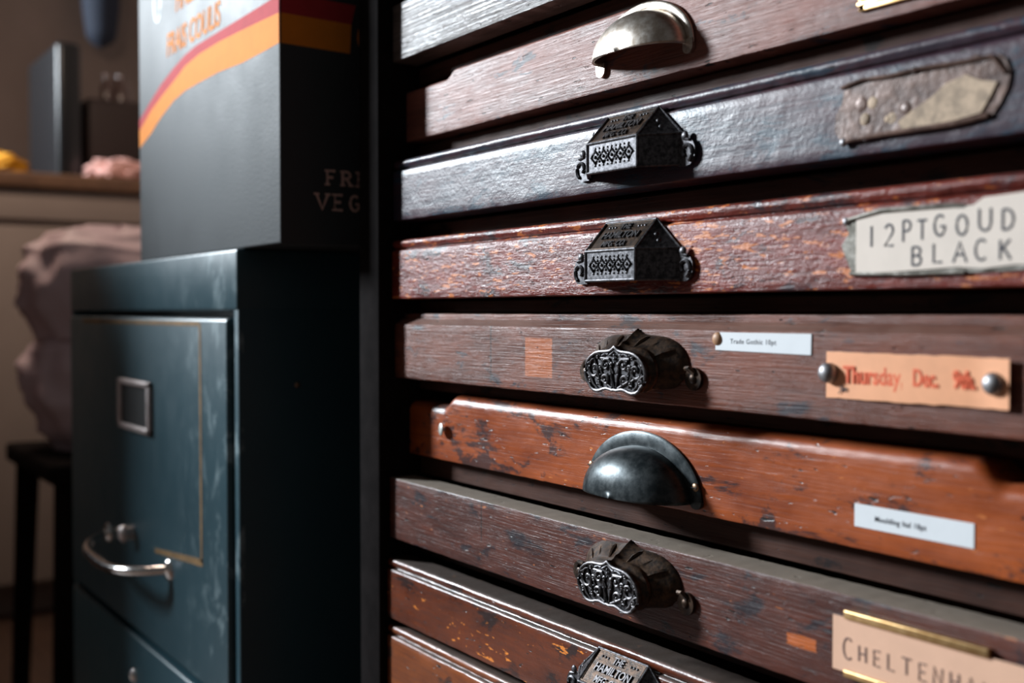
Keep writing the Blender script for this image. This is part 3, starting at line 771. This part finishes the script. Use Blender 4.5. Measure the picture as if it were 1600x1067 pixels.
# ------------------------------------------------------------------ filing cabinet
FX0, FX1, FY, FZ = -1.312, -0.7950, -0.0550, 0.7265
fc = thing('filing_cabinet', 'scuffed teal metal filing cabinet beside the wooden type cabinet', 'filing cabinet', ((FX0 + FX1) / 2, 0, 0))
FO = Vector(((FX0 + FX1) / 2, 0, 0))
def fpart(mb, name, mats, parent, smooth=35, label=None):
    o = mb.build(name, mats, parent, smooth, label=label)
    if parent is fc: o.location = -FO
    return o
def shift(mb, d):
    d = Vector(d); mb.v = [tuple(Vector(v) + d) for v in mb.v]; return mb
mb = MB()
mb.box(FX0, FX1, FY, .52, .678 + .0030, FZ, 0, .0022)                 # cap
mb.box(FX0, FX0 + .010, FY + .001, .52, 0.03, .684, 0, .0015)
mb.box(FX1 - .010, FX1, FY + .001, .52, 0.03, .684, 0, .0015)
mb.box(FX0 + .004, FX1 - .004, FY + .02, .515, .03, .684)
mb.box(FX0, FX1, FY + .03, .50, 0.0, .035)
o = fpart(mb, 'body', M_teal, fc)
# coordinates for the scuffs are local, so give the body and drawers meshes centred on the cabinet
o.data.transform(Matrix.Translation(-FO)); o.location = (0, 0, 0)
m2 = MB(); m2.dome((FX1, -.008, .6250), .0022, .0012, (1, 0, 0), 12, 4); shift(m2, -FO); m2.build('screw', M_screw, o)
for (z0, z1, nm) in ((.3860, .6755, 0), (.0800, .3790, 1)):
    mb = MB()
    mb.box(FX0 + .0125, FX1 - .0125, FY - .0035, FY + .02, z0, z1, 0, .0032)
    if nm == 0:
        yy = FY - .0038
        mb.box(-.8690, -.8645, yy, yy + .0008, .4830, .6710, 1)
        mb.box(-1.24, -.8690, yy, yy + .0008, .6690, .6725, 1)
        mb.prism([(-.8640, yy, .4860), (-.8640, yy, .4800), (-.9900, yy, .4690), (-.9900, yy, .4730)], (0, .0008, 0), 1)
    mb2 = [Vector(v) - FO for v in mb.v]; mb.v = [tuple(v) for v in mb2]
    dr = mb.build('drawer', [M_teal, M_tape], fc)
    m2 = MB()
    zc = z1 - .081
    for a in ((-1.0960, -.9940, zc + .018, zc + .0235), (-1.0960, -.9940, zc - .0235, zc - .018), (-1.0960, -1.0880, zc - .0235, zc + .0235), (-1.0020, -.9940, zc - .0235, zc + .0235)):
        m2.box(a[0], a[1], FY - .0075, FY - .0030, a[2], a[3], 0, .0012)
    m2.box(-1.090, -1.000, FY - .0045, FY - .0032, zc - .02, zc + .02, 1)
    shift(m2, -FO); m2.build('label_frame', [M_pewter, M_dark], dr, label='pewter coloured label frame')
    if nm == 1:
        m2 = MB(); m2.dome((-1.060, FY - .0034, .3415), .0065, .0045, n=16, k=5)
        shift(m2, -FO); m2.build('lock_button', M_chrome, dr, label='small chrome lock button')
    m2 = MB(); zh = z1 - .2150
    pts = []
    for i in range(25):
        t_ = -1 + 2 * i / 24
        pts.append((-1.048 + .098 * t_, FY - .003 - .034 * (1 - t_ ** 4), zh - .006 + .007 * t_ * t_))
    m2.bar(pts, [.0052 - .0012 * abs(-1 + 2 * i / 24) for i in range(25)], 10, 0)
    for sg in (-1, 1): m2.dome((-1.048 + sg * .098, FY - .0030, zh + .001), .010, .005, n=16, k=5)
    shift(m2, -FO); m2.build('handle', M_chrome, dr, 50, label='chrome bow handle')
    m2 = MB(); m2.bar([(-1.058, FY - .0030, z1 - .200), (-1.058, FY - .012, z1 - .200)], .006, 12)
    m2.dome((-1.058, FY - .012, z1 - .200), .0085, .005, n=16, k=5)
    shift(m2, -FO); m2.build('thumb_latch', M_pewter, dr, label='small thumb latch')

# ------------------------------------------------------------------ printed carton on the filing cabinet
BX0, BX1, BY, BZ0, BZ1, BD = -1.0570, -0.7245, -0.0500, 0.7267, 1.085, 0.32
bx = thing('cardboard_carton', 'tall black printed carton with red and orange bands standing on the teal filing cabinet', 'box', (-0.89, 0.1, BZ0))
BO = Vector((-0.89, 0.1, BZ0))
mb = MB(); mb.box(BX0, BX1, BY, BY + BD, BZ0, BZ1, 0, .0016)
yf = BY - .00012; th = .0003
def band(top, bot, mi):
    mb.prism([(a, yf, b_) for a, b_ in top] + [(a, yf, b_) for a, b_ in reversed(bot)], (0, th, 0), mi)
LBX, RBX = BX0 + .001, BX1 - .001
FRT = [[(-1.0562, 0.8562), (-1.0196, 0.8689), (-0.9896, 0.8785), (-0.9541, 0.8864), (-0.924, 0.8917), (-0.8955, 0.894), (-0.8427, 0.8943), (-0.7948, 0.8945), (-0.7465, 0.8948), (-0.7255, 0.8953)], [(-1.0562, 0.847), (-1.0199, 0.86), (-0.9899, 0.8676), (-0.9544, 0.8754), (-0.9242, 0.8827), (-0.8895, 0.8859), (-0.8428, 0.8866), (-0.7949, 0.8854), (-0.7466, 0.8838), (-0.7255, 0.883)], [(-1.0562, 0.8308), (-1.0205, 0.8399), (-0.9903, 0.8502), (-0.9548, 0.8589), (-0.9247, 0.8625), (-0.89, 0.8633), (-0.8433, 0.8637), (-0.7954, 0.8617), (-0.747, 0.8621), (-0.7255, 0.8627)]]
RT, RB, OB = FRT
for i in range(len(RT) - 1):
    mb.add([(RT[i][0], yf, RT[i][1]), (RT[i + 1][0], yf, RT[i + 1][1]), (RB[i + 1][0], yf, RB[i + 1][1]), (RB[i][0], yf, RB[i][1])], [(0, 1, 2, 3)], 1)
    mb.add([(RB[i][0], yf, RB[i][1]), (RB[i + 1][0], yf, RB[i + 1][1]), (OB[i + 1][0], yf, OB[i + 1][1]), (OB[i][0], yf, OB[i][1])], [(0, 1, 2, 3)], 2)
# bands on the narrow side, ending in a dark ring with an orange disc
xs = BX1 + .00012
mb.add([(xs, BY + .001, .8830), (xs, .0035, .8823), (xs, .0025, .8617), (xs, BY + .001, .8626)], [(0, 1, 2, 3)], 2)
mb.add([(xs, BY + .001, .8970), (xs, .0070, .8960), (xs, .0035, .8823), (xs, BY + .001, .8830)], [(0, 1, 2, 3)], 1)
cyy, czz, rr = .0245, .8740, .0165
mb.add([(xs, cyy + rr * math.cos(a_), czz + rr * math.sin(a_)) for a_ in [2 * PI * q / 40 for q in range(40)]], [tuple(range(40))], 2)
# lettering on the side
strokes(mb, 'FRESH', (xs, -.0165, .7690), (0, 1, 0), Z1, .0080, .0095, .0118, .0011, 3, 0, True)
strokes(mb, 'VEGETABLES', (xs, -.0235, .7515), (0, 1, 0), Z1, .0085, .0105, .0125, .0011, 3, 0, True) if 'S' in S else None
# lettering on the front
mb.text('FRAIS COULIS', .0270, (-.9730, yf, .8990), X1, Z1, .0003, 2, .80, .012, .15)
mb.text('FINEST QUALITY', .0270, (-.9480, yf, .9320), X1, Z1, .0003, 2, .80, .012, .15)
mb.bar([(-.9990 + .010 * math.cos(a_), yf, .952 + .017 * math.sin(a_)) for a_ in [2 * PI * q / 24 for q in range(24)]], .0016, 6, 4, closed=True, flat=.1, axis=(0, 1, 0))
shift(mb, -BO)
mb.build('carton', [M_box, M_bred, M_borange, M_bpink, M_bline], bx, 30)
mb = MB()
for a in ((BX0, BX1, BY, BY + BD / 2 - .001), (BX0, BX1, BY + BD / 2 + .001, BY + BD)):
    mb.box(a[0] + .001, a[1] - .001, a[2] + .001, a[3], BZ1 + .0001, BZ1 + .003, 0, .0008)
shift(mb, -BO); mb.build('lid_flap', M_box, bx)

# ------------------------------------------------------------------ background: counter, what stands on it, chair with bundle
M_wallp = plain('brown_plaster', (0.16, 0.115, 0.095, 1), 0.9, 0.08, 6, 0.2, 0.0005)
M_floor = wood('dark_floorboards', (0.10, 0.055, 0.035, 1), (0.05, 0.028, 0.02, 1), (0.03, 0.02, 0.02, 1), (0.1, 0.05, 0.03, 1), 15, .5, .7, .9, .5, .0003, 10, 3)
def struct(mb, name, mats):
    o = mb.build(name, mats); o['kind'] = 'structure'; return o
mb = MB(); mb.box(-3.35, 2.2, -3.2, 0.72, -0.05, 0.0); struct(mb, 'floor', M_floor)
mb = MB()                                                # left wall with the window opening
wy0, wy1, wz0, wz1 = -1.92, -1.32, 1.46, 2.24
mb.box(-3.35, -3.25, -3.2, wy0, 0, 2.7); mb.box(-3.35, -3.25, wy1, 0.72, 0, 2.7)
mb.box(-3.35, -3.25, wy0, wy1, 0, wz0); mb.box(-3.35, -3.25, wy0, wy1, wz1, 2.7)
struct(mb, 'wall_left', M_wallp)
mb = MB(); mb.box(-3.25, 2.2, 0.62, 0.72, 0, 2.7); struct(mb, 'wall_back', M_wallp)
wm_ = plain('window_paint', (.6, .58, .55, 1), .5)
mb = MB()
mb.box(-3.30, -3.255, wy0, wy0 + .04, wz0, wz1); mb.box(-3.30, -3.255, wy1 - .04, wy1, wz0, wz1)
mb.box(-3.30, -3.255, wy0 + .04, wy1 - .04, wz0, wz0 + .04); mb.box(-3.30, -3.255, wy0 + .04, wy1 - .04, wz1 - .04, wz1)
struct(mb, 'window_1', wm_)

M_ctop = wood('brown_counter_top', (0.20, 0.105, 0.055, 1), (0.11, 0.055, 0.03, 1), (0.06, 0.035, 0.02, 1), (0.2, 0.1, 0.06, 1), 16, .5, .7, .9, .5, .0003, 60, 4)
M_cfront = plain('greige_cupboard_paint', (0.30, 0.245, 0.215, 1), 0.6, 0.04, 8, .3)
ct = thing('kitchen_counter', 'blurred greige counter with brown wooden top along the left wall', 'counter', (-2.93, -0.3, 0))
CTO = Vector((-2.93, -0.3, 0))
mb = MB(); mb.box(-3.245, -2.655, -1.3, .615, .075, .950); mb.box(-3.245, -2.72, -1.3, .615, 0, .075); shift(mb, -CTO); mb.build('base', M_cfront, ct)
mb = MB(); mb.box(-3.248, -2.615, -1.32, .617, .9505, .984, 0, .006); shift(mb, -CTO); mb.build('countertop', M_ctop, ct, label='brown wooden countertop')
for y0_, y1_ in ((-1.29, -.66), (-.655, -.025), (-.02, .61)):
    mb = MB(); mb.box(-2.655, -2.633, y0_, y1_, .882, .946, 0, .003); shift(mb, -CTO); mb.build('drawer', M_cfront, ct)
    mb = MB(); mb.box(-2.655, -2.633, y0_, y1_, .085, .868, 0, .003); shift(mb, -CTO); mb.build('door', M_cfront, ct)

mb = MB(); mb.box(-3.05, -2.735, .240, .296, .9845, 1.303, 0, .012)
o = mb.build('box_file', plain('black_plastic_gloss', (.007, .008, .010, 1), .35, .1))
tag(o, 'tall narrow black box file standing on the brown counter', 'box')
mb = MB(); mb.box(-3.10, -2.80, .318, .56, .9845, 1.195, 0, .02)
o = mb.build('storage_box', plain('dark_brown_box', (.030, .018, .016, 1), .6, .1)); tag(o, 'dark brown low box on the counter behind the pink cloth', 'box')

def lump(name, c, r, seed, mats, label, cat, amp=.25, sc=2.2, n=40, m=26, flatb=None):
    mb = MB(); rows = []
    for i in range(m + 1):
        th_ = PI * i / m; row = []
        for j in range(n):
            a_ = 2 * PI * j / n
            d = Vector((math.sin(th_) * math.cos(a_), math.sin(th_) * math.sin(a_), math.cos(th_)))
            k_ = 1 + amp * noise.noise(d * sc + Vector((seed, 0, 0))) + amp * .5 * noise.noise(d * sc * 2.3 + Vector((0, seed, 0)))
            p = Vector((c[0] + d.x * r[0] * k_, c[1] + d.y * r[1] * k_, c[2] + d.z * r[2] * k_))
            if flatb is not None: p.z = max(p.z, flatb)
            row.append(p)
        rows.append(row)
    mb.grid(rows, 0, wrap=True)
    o = mb.build(name, mats, None, 80)
    return tag(o, label, cat)
lump('yellow_cloth', (-2.72, .105, 1.000), (.05, .062, .030), 3, plain('yellow_cloth', (.60, .27, .01, 1), .8, .2, 40), 'crumpled yellow cloth at the left end of the counter', 'cloth', .5, 2.5, flatb=.9845)
lump('pink_cloth', (-2.685, .370, .999), (.040, .070, .032), 8, plain('pink_cloth', (.62, .34, .30, 1), .8, .15, 40), 'folded pale pink cloth lying on the counter in front of the dark box', 'cloth', .5, 3, flatb=.9845)
# hanging dark blue jug on the wall side
hb = thing('wall_hook', 'small dark hook on the left wall above the counter', 'hook', (-3.245, .45, 1.62))
mb = MB(); mb.bar([(0, 0, 0), (.04, 0, 0), (.05, 0, .02)], .005, 8); mb.dome((0.0, 0, 0), .014, .006, (1, 0, 0)); mb.build('hook', M_iron, hb)
mb = MB(); rows = []
for i in range(14):
    t_ = i / 13; r_ = .052 * (1 - .35 * t_ ** 2) * (1 if i < 12 else (.8 if i == 12 else .1))
    rows.append([(-3.170 + r_ * math.cos(2 * PI * q / 24), .450 + r_ * math.sin(2 * PI * q / 24), 1.60 - .205 * t_) for q in range(24)])
mb.grid(rows, 0, wrap=True); mb.bar([(-3.20, .45, 1.595), (-3.197, .45, 1.635), (-3.17, .45, 1.60)], .004, 6)
o = mb.build('hanging_bag', plain('navy_cloth', (.012, .018, .034, 1), .8, .1), None, 60); tag(o, 'dark navy bag hanging high on the wall above the counter', 'bag')
# two small jars by the wall
for yy, zz, rr_ in ((.395, 1.1955, .016), (.43, 1.1955, .022)):
    mb = MB(); mb.bar([(-2.90, yy, zz), (-2.90, yy, zz + .045), (-2.90, yy, zz + .055), (-2.90, yy, zz + .075)], [rr_, rr_, rr_ * .7, rr_ * .7], 16)
    o = mb.build('glass_jar', plain('dusky_glass', (.10, .065, .058, 1), .2, .1), None, 50)
    tag(o, 'small dusky jar on the dark box, %s of the two' % ('slimmer' if rr_ < .02 else 'wider'), 'jar')

# stool with a pink padded bundle behind the filing cabinet
st = thing('stool', 'dark wooden stool behind the filing cabinet', 'stool', (-1.86, .17, 0))
mb = MB(); mb.box(-.17, .17, -.17, .17, .432, .462, 0, .006); mb.build('seat', M_stile, st)
for sx_ in (-1, 1):
    for sy_ in (-1, 1):
        mb = MB(); mb.bar([(sx_ * .14, sy_ * .14, .432), (sx_ * .155, sy_ * .155, 0)], [.019, .014], 10); mb.build('leg', M_stile, st)
M_pink = plain('pale_pink_quilting', (.62, .47, .50, 1), .5, .05, 12, .5, .004)
pb = thing('pink_bundle', 'blurred pale pink padded cloth bundle piled on the dark stool behind the filing cabinet', 'cloth bundle', (-1.86, .15, .462))
def drape(zs, fs, rx, ry, seed):
    """a gathered heap of padded cloth: radius follows fs over the heights zs, with folds running down and across"""
    mb = MB(); rows = []; n = 72; N = 48
    for i in range(N + 1):
        t_ = i / N * (len(zs) - 1); k0 = min(int(t_), len(zs) - 2); u = t_ - k0
        u = u * u * (3 - 2 * u)
        z = zs[k0] * (1 - (t_ - k0)) + zs[k0 + 1] * (t_ - k0); f = fs[k0] * (1 - u) + fs[k0 + 1] * u
        row = []
        for j in range(n):
            a_ = 2 * PI * j / n; c_, s_ = math.cos(a_), math.sin(a_)
            fold = abs(noise.noise(Vector((c_ * 2.2 + seed, s_ * 2.2, z * 9 + a_ * 0)))) ** .7
            cr = noise.noise(Vector((c_ * 1.1, s_ * 1.1 + seed, z * 26 + c_ * 3)))
            k_ = f * (1 - .20 * fold + .05 * cr)
            row.append(Vector((c_ * rx * k_, s_ * ry * k_ + (.79 - z) * .06, max(.0012, z - .462 + (.010 * cr if 0 < i < N else 0)))))
        rows.append(row)
    if zs[-1] < .47:
        for v in rows[-1]: v.z = .0012
    mb.grid(rows, 0, wrap=True); mb.add(rows[-1], [tuple(range(n))], 0)
    return mb
drape([.815, .812, .800, .775, .735, .690, .640], [.01, .45, .72, .93, 1.05, 1.05, .92], .122, .165, 2.0).build('upper_fold', M_pink, pb, 80)
drape([.648, .640, .620, .590, .550, .505, .4625], [.60, .88, .98, 1.05, 1.03, .93, .78], .125, .168, 7.0).build('lower_fold', M_pink, pb, 80)

# added unseen cupboard blocking window light from the filing cabinet and carton
cb = thing('light_blocking_cupboard', 'added unseen dark cupboard that shades the filing cabinet and carton', 'cupboard', (-2.09, -.44, 0))
mb = MB(); mb.box(-.33, .33, -.20, .20, .06, 1.105); mb.box(-.31, .31, -.18, .18, 0, .06); mb.build('body', M_frame, cb)
mb = MB(); mb.box(-.345, .345, -.215, .215, 1.1055, 1.135, 0, .005); mb.build('top', M_frame, cb)
for sg in (-1, 1):
    mb = MB(); mb.box(-.155 + sg * .162, .155 + sg * .162, -.219, -.2005, .09, 1.08, 0, .004); d_ = mb.build('door', M_frame, cb)
    mb = MB(); mb.bar([(sg * .03, -.2195, .55), (sg * .03, -.235, .55)], .006, 10); mb.dome((sg * .03, -.235, .55), .013, .008); mb.build('knob', M_brass, d_)
